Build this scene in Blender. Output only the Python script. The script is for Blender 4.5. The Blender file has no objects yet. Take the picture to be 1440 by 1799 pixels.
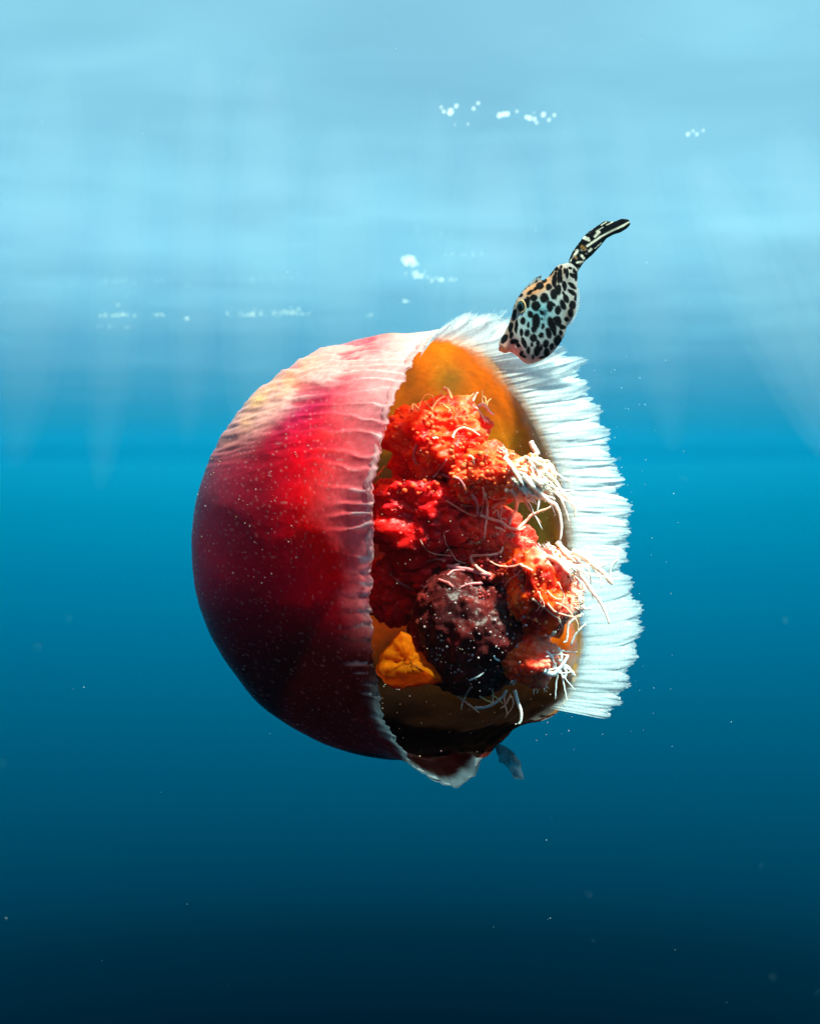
import bpy, bmesh, math, random
from mathutils import Vector, noise
sc = bpy.context.scene
COL = sc.collection
# ---------------------------------------------------------------- camera
cam = bpy.data.cameras.new("camera")
cam_o = bpy.data.objects.new("camera", cam); COL.objects.link(cam_o)
cam.sensor_fit = 'VERTICAL'; cam.sensor_height = 36.0
cam.lens = 18.0 / math.tan(math.radians(25.0))
cam_o.location = (0, 0, 0); cam_o.rotation_euler = (math.radians(90), 0, 0)
cam.clip_start = 0.01; cam.clip_end = 500
cam.dof.use_dof = True; cam.dof.focus_distance = 0.74; cam.dof.aperture_fstop = 11.0
sc.camera = cam_o
F_PX = 899.5 / math.tan(math.radians(25.0))
D0 = 0.8
# ---------------------------------------------------------------- light
SUN = Vector((0.34, -0.30, 0.89)).normalized()      # towards the sun
world = bpy.data.worlds.new("World"); sc.world = world; world.use_nodes = True
nt = world.node_tree; bg = nt.nodes["Background"]
sky = nt.nodes.new("ShaderNodeTexSky"); sky.sky_type = 'NISHITA'; sky.sun_disc = False; sky.air_density = 0.50; sky.dust_density = 0.2; sky.ozone_density = 0.2
sky.sun_elevation = math.asin(SUN.z); sky.sun_rotation = math.atan2(SUN.x, SUN.y)
nt.links.new(sky.outputs[0], bg.inputs[0]); bg.inputs[1].default_value = 0.05
sun = bpy.data.lights.new("sun", 'SUN'); sun.energy = 5.0; sun.angle = math.radians(3.0); sun.color = (1, 0.96, 0.9)
sun_o = bpy.data.objects.new("sun", sun); COL.objects.link(sun_o)
sun_o.rotation_euler = (-SUN).to_track_quat('-Z', 'Y').to_euler()
sc.view_settings.view_transform = 'Standard'; sc.view_settings.look = 'None'
sc.view_settings.gamma = 1.0; sc.view_settings.use_curve_mapping = False
sc.view_settings.exposure = 2.35
sc.render.engine = 'CYCLES'
cy = sc.cycles
cy.use_denoising = True
try: cy.denoiser = 'OPENIMAGEDENOISE'
except Exception: pass
cy.max_bounces = 10; cy.diffuse_bounces = 5; cy.glossy_bounces = 3; cy.transmission_bounces = 6
cy.volume_bounces = 1; cy.transparent_max_bounces = 24
cy.sample_clamp_indirect = 6.0
cy.caustics_reflective = False; cy.caustics_refractive = False

# ---------------------------------------------------------------- node helpers
def mat(name):
    m = bpy.data.materials.new(name); m.use_nodes = True
    n = m.node_tree; n.nodes.clear()
    out = n.nodes.new("ShaderNodeOutputMaterial")
    return m, n, out
def N(n, kind, **kw):
    nd = n.nodes.new(kind)
    for k, v in kw.items():
        if k.startswith("i_"):
            key = k[2:]; key = int(key) if key.isdigit() else key.replace("_", " ")
            nd.inputs[key].default_value = v
        else: setattr(nd, k, v)
    return nd
def L(n, a, b): n.links.new(a, b)
def ramp(n, stops, interp='LINEAR'):
    r = n.nodes.new("ShaderNodeValToRGB"); e = r.color_ramp; e.interpolation = interp
    while len(e.elements) < len(stops): e.elements.new(0.5)
    for el, (p, c) in zip(e.elements, stops):
        el.position = p; el.color = (c[0], c[1], c[2], 1) if len(c) == 3 else c
    return r

# ---------------------------------------------------------------- the sea: surface, deep water, haze
H = 1.25; R_SEA = 30.0
def link(o): COL.objects.link(o); return o
def mesh_obj(name, verts, faces, m, smooth=True, parent=None):
    me = bpy.data.meshes.new(name); me.from_pydata(verts, [], faces); me.update()
    if smooth: me.polygons.foreach_set("use_smooth", [True]*len(me.polygons))
    if m: me.materials.append(m)
    o = bpy.data.objects.new(name, me); link(o)
    if parent: o.parent = parent
    return o

# water surface seen from underneath: a polar sheet, finer near the camera
m_surf, n, out = mat("water_surface")
geo = N(n, "ShaderNodeNewGeometry")
def nz(scale, det=3, dist=0.0, vec=None, sc3=None, rot=0.0):
    mp = N(n, "ShaderNodeMapping"); mp.inputs["Scale"].default_value = sc3 or (1,1,1)
    mp.inputs["Rotation"].default_value = (0, 0, rot)
    L(n, geo.outputs["Position"], mp.inputs["Vector"])
    t = N(n, "ShaderNodeTexNoise", i_Scale=scale, i_Detail=det, i_Distortion=dist)
    L(n, mp.outputs[0], t.inputs["Vector"]); return t.outputs["Fac"]
ripple = nz(1.3, 5, 0.6, sc3=(0.8, 1.3, 1))
col = ramp(n, [(0.3, (0.14, 0.33, 0.36)), (0.5, (0.165, 0.38, 0.41)), (0.7, (0.20, 0.43, 0.46))])
L(n, ripple, col.inputs[0])
tl = N(n, "ShaderNodeBsdfTranslucent"); L(n, col.outputs[0], tl.inputs[0])
gl = N(n, "ShaderNodeBsdfGlossy", i_Roughness=0.1); gl.inputs[0].default_value = (0.8, 0.95, 1, 1)
bmp = N(n, "ShaderNodeBump", i_Strength=0.03, i_Distance=0.05)
L(n, nz(3.0, 4, 0.3), bmp.inputs["Height"]); L(n, bmp.outputs[0], gl.inputs["Normal"])
mx = N(n, "ShaderNodeMixShader", i_0=0.02); L(n, tl.outputs[0], mx.inputs[1]); L(n, gl.outputs[0], mx.inputs[2])
# the light that gets through is focused by the waves into patches
patch = ramp(n, [(0.28, (0.785,)*3), (0.50, (0.82,)*3), (0.72, (0.85,)*3)])
L(n, nz(1.1, 2, 0.4), patch.inputs[0])
tr = N(n, "ShaderNodeBsdfTransparent"); tr.inputs[0].default_value = (0.84, 1.0, 0.86, 1)
mx2 = N(n, "ShaderNodeMixShader"); L(n, patch.outputs[0], mx2.inputs[0])
L(n, mx.outputs[0], mx2.inputs[1]); L(n, tr.outputs[0], mx2.inputs[2]); 
lw = N(n, "ShaderNodeLayerWeight", i_Blend=0.5); gz = N(n, "ShaderNodeMapRange", i_1=0.74, i_2=0.958, i_3=0.0, i_4=1.0); gz.interpolation_type = 'SMOOTHSTEP'
L(n, lw.outputs["Facing"], gz.inputs[0]); mx3 = N(n, "ShaderNodeMixShader"); L(n, gz.outputs[0], mx3.inputs[0])
L(n, mx2.outputs[0], mx3.inputs[1]); L(n, gl.outputs[0], mx3.inputs[2]); L(n, mx3.outputs[0], out.inputs["Surface"])

verts = [(0, 0, H)]; faces = []
rings = 90; seg = 220
for i in range(1, rings + 1):
    r = R_SEA * (i / rings) ** 1.8
    for j in range(seg):
        a = 2*math.pi*j/seg; x, y = r*math.cos(a), r*math.sin(a)
        q_ = 1/(1+(r/5.0)**2); z = H + q_*0.025*noise.noise(Vector((x*0.9, y*1.4, 0.3))) + q_*0.007*noise.noise(Vector((x*2.3, y*3.1, 5)))
        if i == rings: z = H
        verts.append((x, y, z))
for j in range(seg): faces.append((0, 1+(j+1) % seg, 1+j))
for i in range(rings-1):
    a0 = 1+i*seg; b0 = a0+seg
    for j in range(seg):
        k = (j+1) % seg; faces.append((a0+j, a0+k, b0+k, b0+j))
surf = mesh_obj("water_surface", verts, faces, m_surf); surf["kind"] = "structure"

# deep water all round: the glow of the open sea, brighter above, dark below
m_deep, n, out = mat("deep_water")
geo = N(n, "ShaderNodeNewGeometry"); sep = N(n, "ShaderNodeSeparateXYZ"); L(n, geo.outputs["Position"], sep.inputs[0])
mr = N(n, "ShaderNodeMapRange", i_1=-R_SEA, i_2=R_SEA*0.06); L(n, sep.outputs["Z"], mr.inputs[0])
cr = ramp(n, [(0.0, (0.000, 0.001, 0.004)), (0.545, (0.000, 0.012, 0.030)), (0.60, (0.000, 0.040, 0.080)), (0.66, (0.000, 0.12, 0.22)), (0.75, (0.000, 0.23, 0.39)),
              (0.822, (0.000, 0.34, 0.57)), (0.894, (0.000, 0.50, 0.81)), (0.943, (0.0, 0.67, 1.0)), (0.983, (0.02, 0.85, 1.25)), (1.0, (0.2, 1.0, 1.25))])
L(n, mr.outputs[0], cr.inputs[0])
em = N(n, "ShaderNodeEmission", i_Strength=0.268); L(n, cr.outputs[0], em.inputs[0]); L(n, em.outputs[0], out.inputs[0])
verts = []; faces = []; seg = 96; rings = 40; top = math.asin(H/R_SEA)
for i in range(rings):
    e = top - (top + math.pi/2)*i/rings
    for j in range(seg):
        a = 2*math.pi*j/seg; verts.append((R_SEA*math.cos(e)*math.cos(a), R_SEA*math.cos(e)*math.sin(a), R_SEA*math.sin(e)))
verts.append((0, 0, -R_SEA))
for i in range(rings-1):
    for j in range(seg):
        k = (j+1) % seg; a0 = i*seg; b0 = a0+seg; faces.append((a0+j, a0+k, b0+k, b0+j))
for j in range(seg): faces.append(((rings-1)*seg+j, (rings-1)*seg+(j+1) % seg, len(verts)-1))
deep = mesh_obj("deep_water", verts, faces, m_deep); deep["kind"] = "structure"
m_deep.cycles.emission_sampling = 'NONE'

# haze of the water itself: one closed box inside the sea
m_haze, n, out = mat("water_haze")
pv = N(n, "ShaderNodeVolumePrincipled")
pv.inputs["Color"].default_value = (0.0, 0.032, 0.046, 1); pv.inputs["Absorption Color"].default_value = (0.0, 0.22, 0.28, 1); pv.inputs["Density"].default_value = 0.11
pv.inputs["Anisotropy"].default_value = 0.78
L(n, pv.outputs[0], out.inputs["Volume"])
b = 20.5
v = [(x*b, y*b, z) for z in (-8.0, H-0.09) for y in (-1, 1) for x in (-1, 1)]
f = [(0,2,3,1), (4,5,7,6), (0,1,5,4), (2,6,7,3), (0,4,6,2), (1,3,7,5)]
haze = mesh_obj("haze", v, f, m_haze, smooth=False); haze["kind"] = "stuff"

# ================================================================ helpers for the animals
S = D0 / F_PX                                   # metres per photo pixel at the animals' distance
def W(px, py, dep):                             # photo pixel + depth offset (in the same units) -> metres
    y = D0 + dep*S
    return ((px-720)/F_PX*y, y, (899.5-py)/F_PX*y)
def sm(a, b, x):
    t = min(1.0, max(0.0, (x-a)/(b-a))); return t*t*(3-2*t)
def lerp(a, b, t): return a + (b-a)*t
def mixc(a, b, t): return tuple(lerp(x, y, t) for x, y in zip(a, b))
def table(pts, x):
    if x <= pts[0][0]: return pts[0][1]
    for (x0, y0), (x1, y1) in zip(pts, pts[1:]):
        if x <= x1:
            t = (x-x0)/(x1-x0); t = t*t*(3-2*t)
            return tuple(lerp(p, q, t) for p, q in zip(y0, y1)) if isinstance(y0, tuple) else lerp(y0, y1, t)
    return pts[-1][1]
def nz3(x, y, z, f=1.0, o=3):
    return noise.fractal(Vector((x*f, y*f, z*f)), 1.0, 2.0, o)
def paint(o, cols, name="pigment"):
    at = o.data.color_attributes.new(name, 'FLOAT_COLOR', 'POINT')
    flat = []
    for c in cols: flat += (c[0], c[1], c[2], c[3] if len(c) > 3 else 1.0)
    at.data.foreach_set("color", flat)
def thing(name, label, cat, loc):
    o = bpy.data.objects.new(name, None); link(o); o.location = loc; o.empty_display_size = 0.02
    o["label"] = label; o["category"] = cat; return o
def part(name, verts, faces, m, parent, cols=None, smooth=True, mi=None, label=None):
    """verts are in metres, world space; the child keeps the parent's origin"""
    chain = Vector(); p = parent
    while p: chain += p.location; p = p.parent
    vv = [(x-chain.x, y-chain.y, z-chain.z) for x, y, z in verts]
    o = mesh_obj(name, vv, faces, None, smooth, parent)
    for mm in (m if isinstance(m, (list, tuple)) else [m]): o.data.materials.append(mm)
    if mi: o.data.polygons.foreach_set("material_index", mi)
    if cols: paint(o, cols)
    if label: o["label"] = label
    return o

def flesh(name, transl=0.5, transp=0.0, rough=0.35, gloss=0.08, bump=0.0, bscale=400, streak=None, use_alpha=False, tr_tint=(1, 1, 1), edge=None, boost=1.0):
    """soft wet tissue: diffuse + light let through + a wet skin"""
    m, n, out = mat(name)
    vc = N(n, "ShaderNodeVertexColor", layer_name="pigment")
    tc = N(n, "ShaderNodeNewGeometry")
    grain = N(n, "ShaderNodeTexNoise", i_Scale=bscale, i_Detail=4.0); L(n, tc.outputs["Position"], grain.inputs["Vector"])
    gr = ramp(n, [(0.3, (0.72,)*3), (0.7, (1.0,)*3)]); L(n, grain.outputs["Fac"], gr.inputs[0])
    mul = N(n, "ShaderNodeMixRGB", blend_type='MULTIPLY'); mul.inputs[0].default_value = 1.0
    L(n, vc.outputs["Color"], mul.inputs[1]); L(n, gr.outputs[0], mul.inputs[2])
    colr = mul.outputs[0]
    nrm = None
    if bump:
        bp = N(n, "ShaderNodeBump", i_Strength=bump, i_Distance=0.001); L(n, grain.outputs["Fac"], bp.inputs["Height"]); nrm = bp.outputs[0]
    df = N(n, "ShaderNodeBsdfDiffuse"); L(n, colr, df.inputs[0])
    tl = N(n, "ShaderNodeBsdfTranslucent"); L(n, colr, tl.inputs[0])
    mx = N(n, "ShaderNodeMixShader", i_0=transl); L(n, df.outputs[0], mx.inputs[1]); L(n, tl.outputs[0], mx.inputs[2])
    gl = N(n, "ShaderNodeBsdfGlossy", i_Roughness=rough); gl.inputs[0].default_value = (1, 1, 1, 1)
    if nrm:
        for s_ in (df, gl): L(n, nrm, s_.inputs["Normal"])
    lw_ = N(n, "ShaderNodeLayerWeight", i_Blend=0.25); fr = N(n, "ShaderNodeMath", operation='MULTIPLY'); fr.inputs[1].default_value = gloss*1.8
    pw = N(n, "ShaderNodeMath", operation='POWER'); pw.inputs[1].default_value = 3.0; L(n, lw_.outputs["Facing"], pw.inputs[0]); L(n, pw.outputs[0], fr.inputs[0])
    mg = N(n, "ShaderNodeMixShader"); L(n, fr.outputs[0], mg.inputs[0]); L(n, mx.outputs[0], mg.inputs[1]); L(n, gl.outputs[0], mg.inputs[2])
    last = mg.outputs[0]
    tp = N(n, "ShaderNodeBsdfTransparent")
    if transp or use_alpha:
        mt = N(n, "ShaderNodeMixShader")
        if tr_tint == 'pigment':
            gm = N(n, "ShaderNodeGamma", i_Gamma=0.45); L(n, colr, gm.inputs[0]); L(n, gm.outputs[0], tp.inputs[0])
        else: tp.inputs[0].default_value = (*tr_tint, 1)
        if use_alpha:
            inv = N(n, "ShaderNodeMath", operation='SUBTRACT'); inv.inputs[0].default_value = 1.0; L(n, vc.outputs["Alpha"], inv.inputs[1]); L(n, inv.outputs[0], mt.inputs[0])
        else: mt.inputs[0].default_value = transp
        L(n, last, mt.inputs[1]); L(n, tp.outputs[0], mt.inputs[2]); last = mt.outputs[0]
    L(n, last, out.inputs["Surface"])
    return m

m_bell = flesh("bell_skin", transl=0.42, rough=0.22, gloss=0.45, bump=0.25, bscale=260, use_alpha=True, tr_tint='pigment')
m_lining = flesh("bell_lining", transl=0.6, rough=0.4, bump=0.2, bscale=200, use_alpha=True, tr_tint='pigment')

def deep_flesh(name, radius, scale, bscale=700, rough=0.35):
    """thick tissue that light soaks into"""
    m, n, out = mat(name)
    vc = N(n, "ShaderNodeVertexColor", layer_name="pigment"); tc = N(n, "ShaderNodeNewGeometry")
    g = N(n, "ShaderNodeTexNoise", i_Scale=bscale, i_Detail=4.0); L(n, tc.outputs["Position"], g.inputs["Vector"])
    gr = ramp(n, [(0.3, (0.75,)*3), (0.7, (1.0,)*3)]); L(n, g.outputs["Fac"], gr.inputs[0])
    mul = N(n, "ShaderNodeMixRGB", blend_type='MULTIPLY'); mul.inputs[0].default_value = 1.0
    L(n, vc.outputs["Color"], mul.inputs[1]); L(n, gr.outputs[0], mul.inputs[2])
    p = N(n, "ShaderNodeBsdfPrincipled"); L(n, mul.outputs[0], p.inputs["Base Color"])
    p.inputs["Roughness"].default_value = rough; p.inputs["Specular IOR Level"].default_value = 0.12
    p.inputs["Subsurface Weight"].default_value = 1.0; p.inputs["Subsurface Radius"].default_value = radius; p.inputs["Subsurface Scale"].default_value = scale
    bp = N(n, "ShaderNodeBump", i_Strength=0.4, i_Distance=0.001); L(n, g.outputs["Fac"], bp.inputs["Height"]); L(n, bp.outputs[0], p.inputs["Normal"])
    L(n, p.outputs[0], out.inputs["Surface"]); return m
m_arm = deep_flesh("arm_tissue", (1.0, 0.28, 0.18), 0.008)
m_wart = deep_flesh("wart_tissue", (1.0, 0.75, 0.65), 0.004)
m_fil = deep_flesh("filament_tissue", (1.0, 0.8, 0.7), 0.004)
m_lap = flesh("lappet_tissue", transl=0.5, rough=0.5, bscale=500, use_alpha=True)

# ================================================================ the jellyfish
jelly = thing("jellyfish", "large red jellyfish drifting on its side with a white frill and orange inside", "jellyfish", W(700, 960, 0))
CX, CY, R = 700.0, 960.0, 374.0
ax, ad = 0.8, -0.6                               # axis of the bell, towards its mouth (x, depth)
ex, ed = 0.6, 0.8                                # the side of the rim away from the camera
LM = [(-90, 185), (-70, 165), (-58, 182), (-45, 190), (-30, 162), (-15, 124), (0, 104), (15, 92), (30, 84), (60, 76), (80, 92), (92, 118),
      (105, 150), (117, 172), (135, 192), (160, 214), (180, 224), (198, 206), (216, 176), (235, 148), (250, 146), (262, 172), (268, 182), (270, 185)]
RM = [(-90, 372), (-80, 352), (-68, 340), (-50, 366), (-30, 374), (60, 372), (90, 384), (105, 380), (135, 374), (215, 374), (235, 392), (250, 415), (262, 428), (267, 405), (270, 372)]
def vdeg(v):
    d = math.degrees(v) % 360.0
    return d - 360 if d > 270 else d
def jag(v, seed=0.0):
    return 7*noise.noise(Vector((math.cos(v)*14, math.sin(v)*14, seed))) + 4*noise.noise(Vector((math.cos(v)*45, math.sin(v)*45, seed+3)))
def bell_point(t, v, inner=False):
    """t 0..1 apex to rim -> (px, py, depth, distance to the rim)"""
    d = vdeg(v); lm = table(LM, d); rm = table(RM, d)
    if 95 < d < 262: lm += 1.5*jag(v)
    q = 0.62
    if t < q:
        ph = t/q*math.pi/2; l = -R*0.965*math.cos(ph); r = R*math.sin(ph)
        # the crown is a little flattened
        r *= 1 - 0.012*math.sin(2*ph)
    else:
        u = (t-q)/(1-q); l = lm*u; r = lerp(R, rm, u*u)
    arc = (lm - l) if l > 0 else lm + R*(math.pi/2 - t/q*math.pi/2)
    # folds that run in from the rim
    up = sm(60, 110, d)*(1-sm(258, 272, d))
    crest = sm(95, 115, d)*(1-sm(140, 172, d))
    reach = 95 + 190*crest + 60*nz3(math.cos(v)*3, math.sin(v)*3, 1.0)
    env = (1-sm(10, max(30, reach), arc))*up
    w = v*40 + 2.6*nz3(math.cos(v)*6, math.sin(v)*6, arc*0.006) + 0.010*arc*nz3(math.cos(v)*2, math.sin(v)*2, 7)
    s_ = (w/math.pi) % 1.0
    ridge = (1-s_)**1.5 if s_ > 0.12 else s_/0.12*0.88**1.5
    fold = 7*env*(ridge-0.4)*(0.6+0.8*abs(nz3(v*3, 2, arc*.01)))
    # fine wrinkles across the upper shoulder
    px0 = CX + ax*l + ex*r*math.cos(v); py0 = CY - r*math.sin(v)
    sh = sm(120, 60, abs((px0-500) + (py0-690)*0.75)) if inner is False else 0
    sh *= sm(860, 740, py0)*crest_mask(d)
    wr = noise.ridged_multi_fractal(Vector((px0*0.012 + 3, py0*0.055 + px0*0.012, 2.0)), 0.9, 2.1, 4, 1.0, 2.0) if sh > 0.001 else 0
    fold += sh*(wr-1.1)*4.6
    fold += 3.0*nz3(px0*0.01, py0*0.01, math.cos(v)*2)*(1-env)
    if inner:
        r = max(0.0, r - 11*sm(0, 60, arc) - 0.5); fold *= -0.3 if arc > 30 else 0.6
        l = l + (11 if t < q else 0)*math.cos(min(1, t/q)*math.pi/2)
        # muscle rings and soft folds of the lining
        fold += 2.5*math.sin(arc*0.16 + 2*nz3(math.cos(v)*2, math.sin(v)*2, 0))*sm(150, 60, arc) + 5*nz3(math.cos(v)*5, math.sin(v)*5, arc*.01)
    r2 = r + fold*min(1, r/120)
    return (CX + ax*l + ex*r2*math.cos(v), CY - r2*math.sin(v), ad*l + ed*r2*math.cos(v), arc, d, fold, env*ridge*(0.5+0.9*abs(nz3(v*7, 5, arc*.008)+0.35)))
def crest_mask(d): return sm(85, 105, d)*(1-sm(165, 190, d))

def blob(x, y, cx, cy, rx, ry, rot=0.0):
    c, s_ = math.cos(rot), math.sin(rot); dx, dy = x-cx, y-cy
    a, b_ = (dx*c+dy*s_)/rx, (-dx*s_+dy*c)/ry
    return math.exp(-(a*a+b_*b_))
def outer_colour(p):
    x, y, dep, arc, d, fold, rid = p
    g = nz3(x*0.008, y*0.008, 3, 1, 4); g2 = nz3(x*0.03, y*0.03, 8, 1, 4)
    c = (0.52, 0.003, 0.030)
    c = mixc(c, (0.62, 0.008, 0.050), 0.75*sm(520, 360, x + 25*g))
    c = mixc(c, (0.30, 0.002, 0.012), 0.8*blob(x, y, 470, 870, 55, 240, 0.1) + 0.0)
    c = mixc(c, (1.0, 0.000, 0.001), min(1, 1.35*blob(x + 20*g, y, 578, 870, 80, 190)))  # glow of light through the bell, painted in as pure red
    c = mixc(c, (0.17, 0.012, 0.016), 0.92*sm(980, 1230, y + 40*g))  # shade on the lower bell, painted into the skin colour
    c = mixc(c, (0.34, 0.03, 0.14), 0.6*blob(x, y, 530, 700, 90, 45, -0.6))
    # pale rim
    rimw = 86 + 30*g + 90*crest_mask(d)
    k = sm(rimw, 4, arc + 8*g2)
    c = mixc(c, (1.0, 0.20, 0.24), k*0.75*(1 - 0.86*sm(192, 218, d))*(1 - sm(226, 240, d))*(1 - sm(-45, -60, d)))
    c = mixc(c, (1.0, 0.86, 0.86), min(0.9, max(0, rid-0.42)*2.2)*sm(245, 215, d))
    c = mixc(c, (0.085, 0.010, 0.011), 0.92*sm(1030, 1190, y + 40*g))  # same painted shade laid over the lower rim
    c = mixc(c, (0.62, 0.50, 0.54), 0.8*sm(0.35, 0.6, rid)*sm(900, 1100, y)*sm(70, 30, arc)*sm(236, 222, d))
    c = mixc(c, (0.26, 0.34, 0.39), sm(48, 8, arc + 12*g2)*sm(212, 235, d)*0.85)
    # pale crest with amber blotches
    cr_ = sm(185, 100, math.hypot(x-CX, 0) * 0 + (R - math.hypot(x-CX, y-CY)) * 2.2)*sm(830, 700, y)*sm(0.2, 0.6, 0.6+0.5*g)
    c = mixc(c, (1.0, 0.50, 0.46), 0.75*cr_)
    c = mixc(c, (0.50, 0.015, 0.05), 0.75*sm(0.0, -2.6, fold)*sm(880, 800, y)*sm(60, 130, arc))
    am = blob(x, y, 470, 690, 26, 120, 0.83)*(0.75+0.9*g2)
    c = mixc(c, (1.0, 0.50, 0.10), max(0, min(1, am*0.5)))
    sp = noise.noise(Vector((x*0.21, y*0.21, 4)))
    if sp > 0.42: c = mixc(c, (0.7, 0.35, 0.35), 0.35*sm(0.42, 0.6, sp))
    c = mixc(c, (1.0, 0.66, 0.66), 0.8*sm(150, 20, arc + 20*g2)*sm(152, 122, d)*sm(60, 80, d))
    c = mixc(c, (1.0, 0.90, 0.88), sm(60, 10, arc)*sm(128, 108, d)*sm(60, 80, d))
    far = sm(-60, -40, d)*sm(100, 84, d)
    c = mixc(c, (1.0, 0.50, 0.10), far*0.9)
    a = lerp(0.80, 0.95, min(1, cr_*1.3 + sm(960, 1120, y))) + 0.06*g
    a = lerp(a, 0.96, min(1, 1.1*blob(x, y, 580, 850, 95, 190)))
    a *= 1 - 0.40*far
    a = lerp(a, 0.62, k); a = lerp(a, 0.5, sm(14, 0, arc))
    return (*[max(0, v_) for v_ in c], a)
def inner_colour(p):
    x, y, dep, arc, d, fold, rid = p
    g = nz3(x*0.012, y*0.012, 30, 1, 4); g2 = nz3(x*0.04, y*0.04, 12, 1, 4)
    c = (1.0, 0.17, 0.004)
    c = mixc(c, (1.0, 0.30, 0.006), max(0, min(1, 1.3*g)))
    c = mixc(c, (0.42, 0.08, 0.01), max(0, min(1, -1.3*g)))
    c = mixc(c, (0.35, 0.17, 0.03), 0.9*blob(x, y, 793, 668, 26, 30))
    c = mixc(c, (0.75, 0.28, 0.02), 0.8*blob(x, y, 935, 930, 70, 110))
    c = mixc(c, (0.90, 0.48, 0.04), 0.7*blob(x, y, 950, 920, 14, 90, 0.2))
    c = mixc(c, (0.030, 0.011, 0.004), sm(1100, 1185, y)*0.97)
    c = mixc(c, (0.5, 0.004, 0.004), sm(760, 690, x)*sm(780, 860, y)*sm(1090, 1040, y))
    c = mixc(c, (0.80, 0.006, 0.008), sm(112, 140, d))
    c = mixc(c, (0.03, 0.004, 0.004), max(sm(205, 235, d), sm(980, 1090, y)*sm(125, 150, d))*0.95)  # shade low on the near lining, painted into its colour
    k = sm(34, -6, arc + 12*g)
    if -60 < d < 100: c = mixc(c, (0.80, 0.72, 0.70), k)
    else: c = mixc(c, (0.95, 0.60, 0.62), sm(105, 5, arc)*0.9*(1 - sm(188, 215, d))*(1 - sm(-45, -60, d)))
    dk = 1 - 0.78*sm(1150, 1245, y); c = tuple(v_*dk for v_ in c)  # painted shade deepened towards the bottom of the lining
    c = mixc(c, (0.17, 0.23, 0.27), 0.9*sm(24, 8, arc + 6*g2)*sm(212, 232, d))
    al = 0.45 if d > 225 and arc < 60 else 0.64
    return (*[max(0, v_) for v_ in c], al*(1 - 0.26*sm(-30, 0, d)*sm(108, 84, d)))

def shell(nv, nt, inner):
    vs, cs, fs = [], [], []
    for i in range(nt+1):
        t = (i/nt); t = t**0.9
        if i == 0: t = 0.004
        for j in range(nv):
            v = 2*math.pi*j/nv
            p = bell_point(t, v, inner)
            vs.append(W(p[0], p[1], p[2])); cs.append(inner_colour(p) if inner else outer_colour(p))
    for i in range(nt):
        a0, b0 = i*nv, (i+1)*nv
        for j in range(nv):
            k = (j+1) % nv
            fs.append((a0+j, a0+k, b0+k, b0+j) if not inner else (a0+j, b0+j, b0+k, a0+k))
    base = nt*nv
    vs.append(W(*bell_point(0.0, 0, inner)[:3])); cs.append(cs[0]); ap = len(vs)-1
    for j in range(nv):
        k = (j+1) % nv; fs.append((ap, k, j) if not inner else (ap, j, k))
    return vs, cs, fs, base
NV = 760
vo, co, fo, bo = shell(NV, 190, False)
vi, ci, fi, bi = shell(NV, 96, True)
off = len(vo)
faces = fo + [tuple(a+off for a in f_) for f_ in fi]
for j in range(NV):
    k = (j+1) % NV; faces.append((bo+j, off+bi+j, off+bi+k, bo+k))
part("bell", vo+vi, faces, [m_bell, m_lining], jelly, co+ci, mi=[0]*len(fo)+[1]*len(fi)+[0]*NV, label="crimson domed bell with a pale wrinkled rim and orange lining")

# ---------------------------------------------------------------- white lappets of the frill
FR = [  # angle on the rim, inner (px, py), outer (px, py)
 (112, (738, 628), (752, 606)), (104, (744, 606), (778, 578)), (95, (764, 598), (814, 558)), (84, (795, 600), (872, 556)), (74, (825, 612), (930, 580)), (64, (858, 632), (985, 612)),
 (55, (892, 668), (1022, 640)), (45, (925, 708), (1044, 690)), (35, (953, 758), (1066, 742)), (25, (974, 806), (1082, 800)), (15, (988, 852), (1096, 850)),
 (6, (998, 900), (1108, 902)), (-2, (1004, 945), (1112, 950)), (-10, (1010, 995), (1098, 994)), (-18, (1020, 1050), (1122, 1040)), (-28, (1028, 1105), (1128, 1096)),
 (-37, (1026, 1150), (1122, 1144)), (-46, (1012, 1195), (1108, 1196)), (-54, (996, 1228), (1096, 1238)), (-63, (972, 1246), (1066, 1264))]
def fr(d):
    tab = sorted([(a, (*i_, *o_)) for a, i_, o_ in FR]); return table_lin(tab, d)
def table_lin(pts, x):
    if x <= pts[0][0]: return pts[0][1]
    for (x0, y0), (x1, y1) in zip(pts, pts[1:]):
        if x <= x1:
            t = (x-x0)/(x1-x0); return tuple(lerp(p, q, t) for p, q in zip(y0, y1))
    return pts[-1][1]
rnd = random.Random(5)
NL = 23
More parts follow.
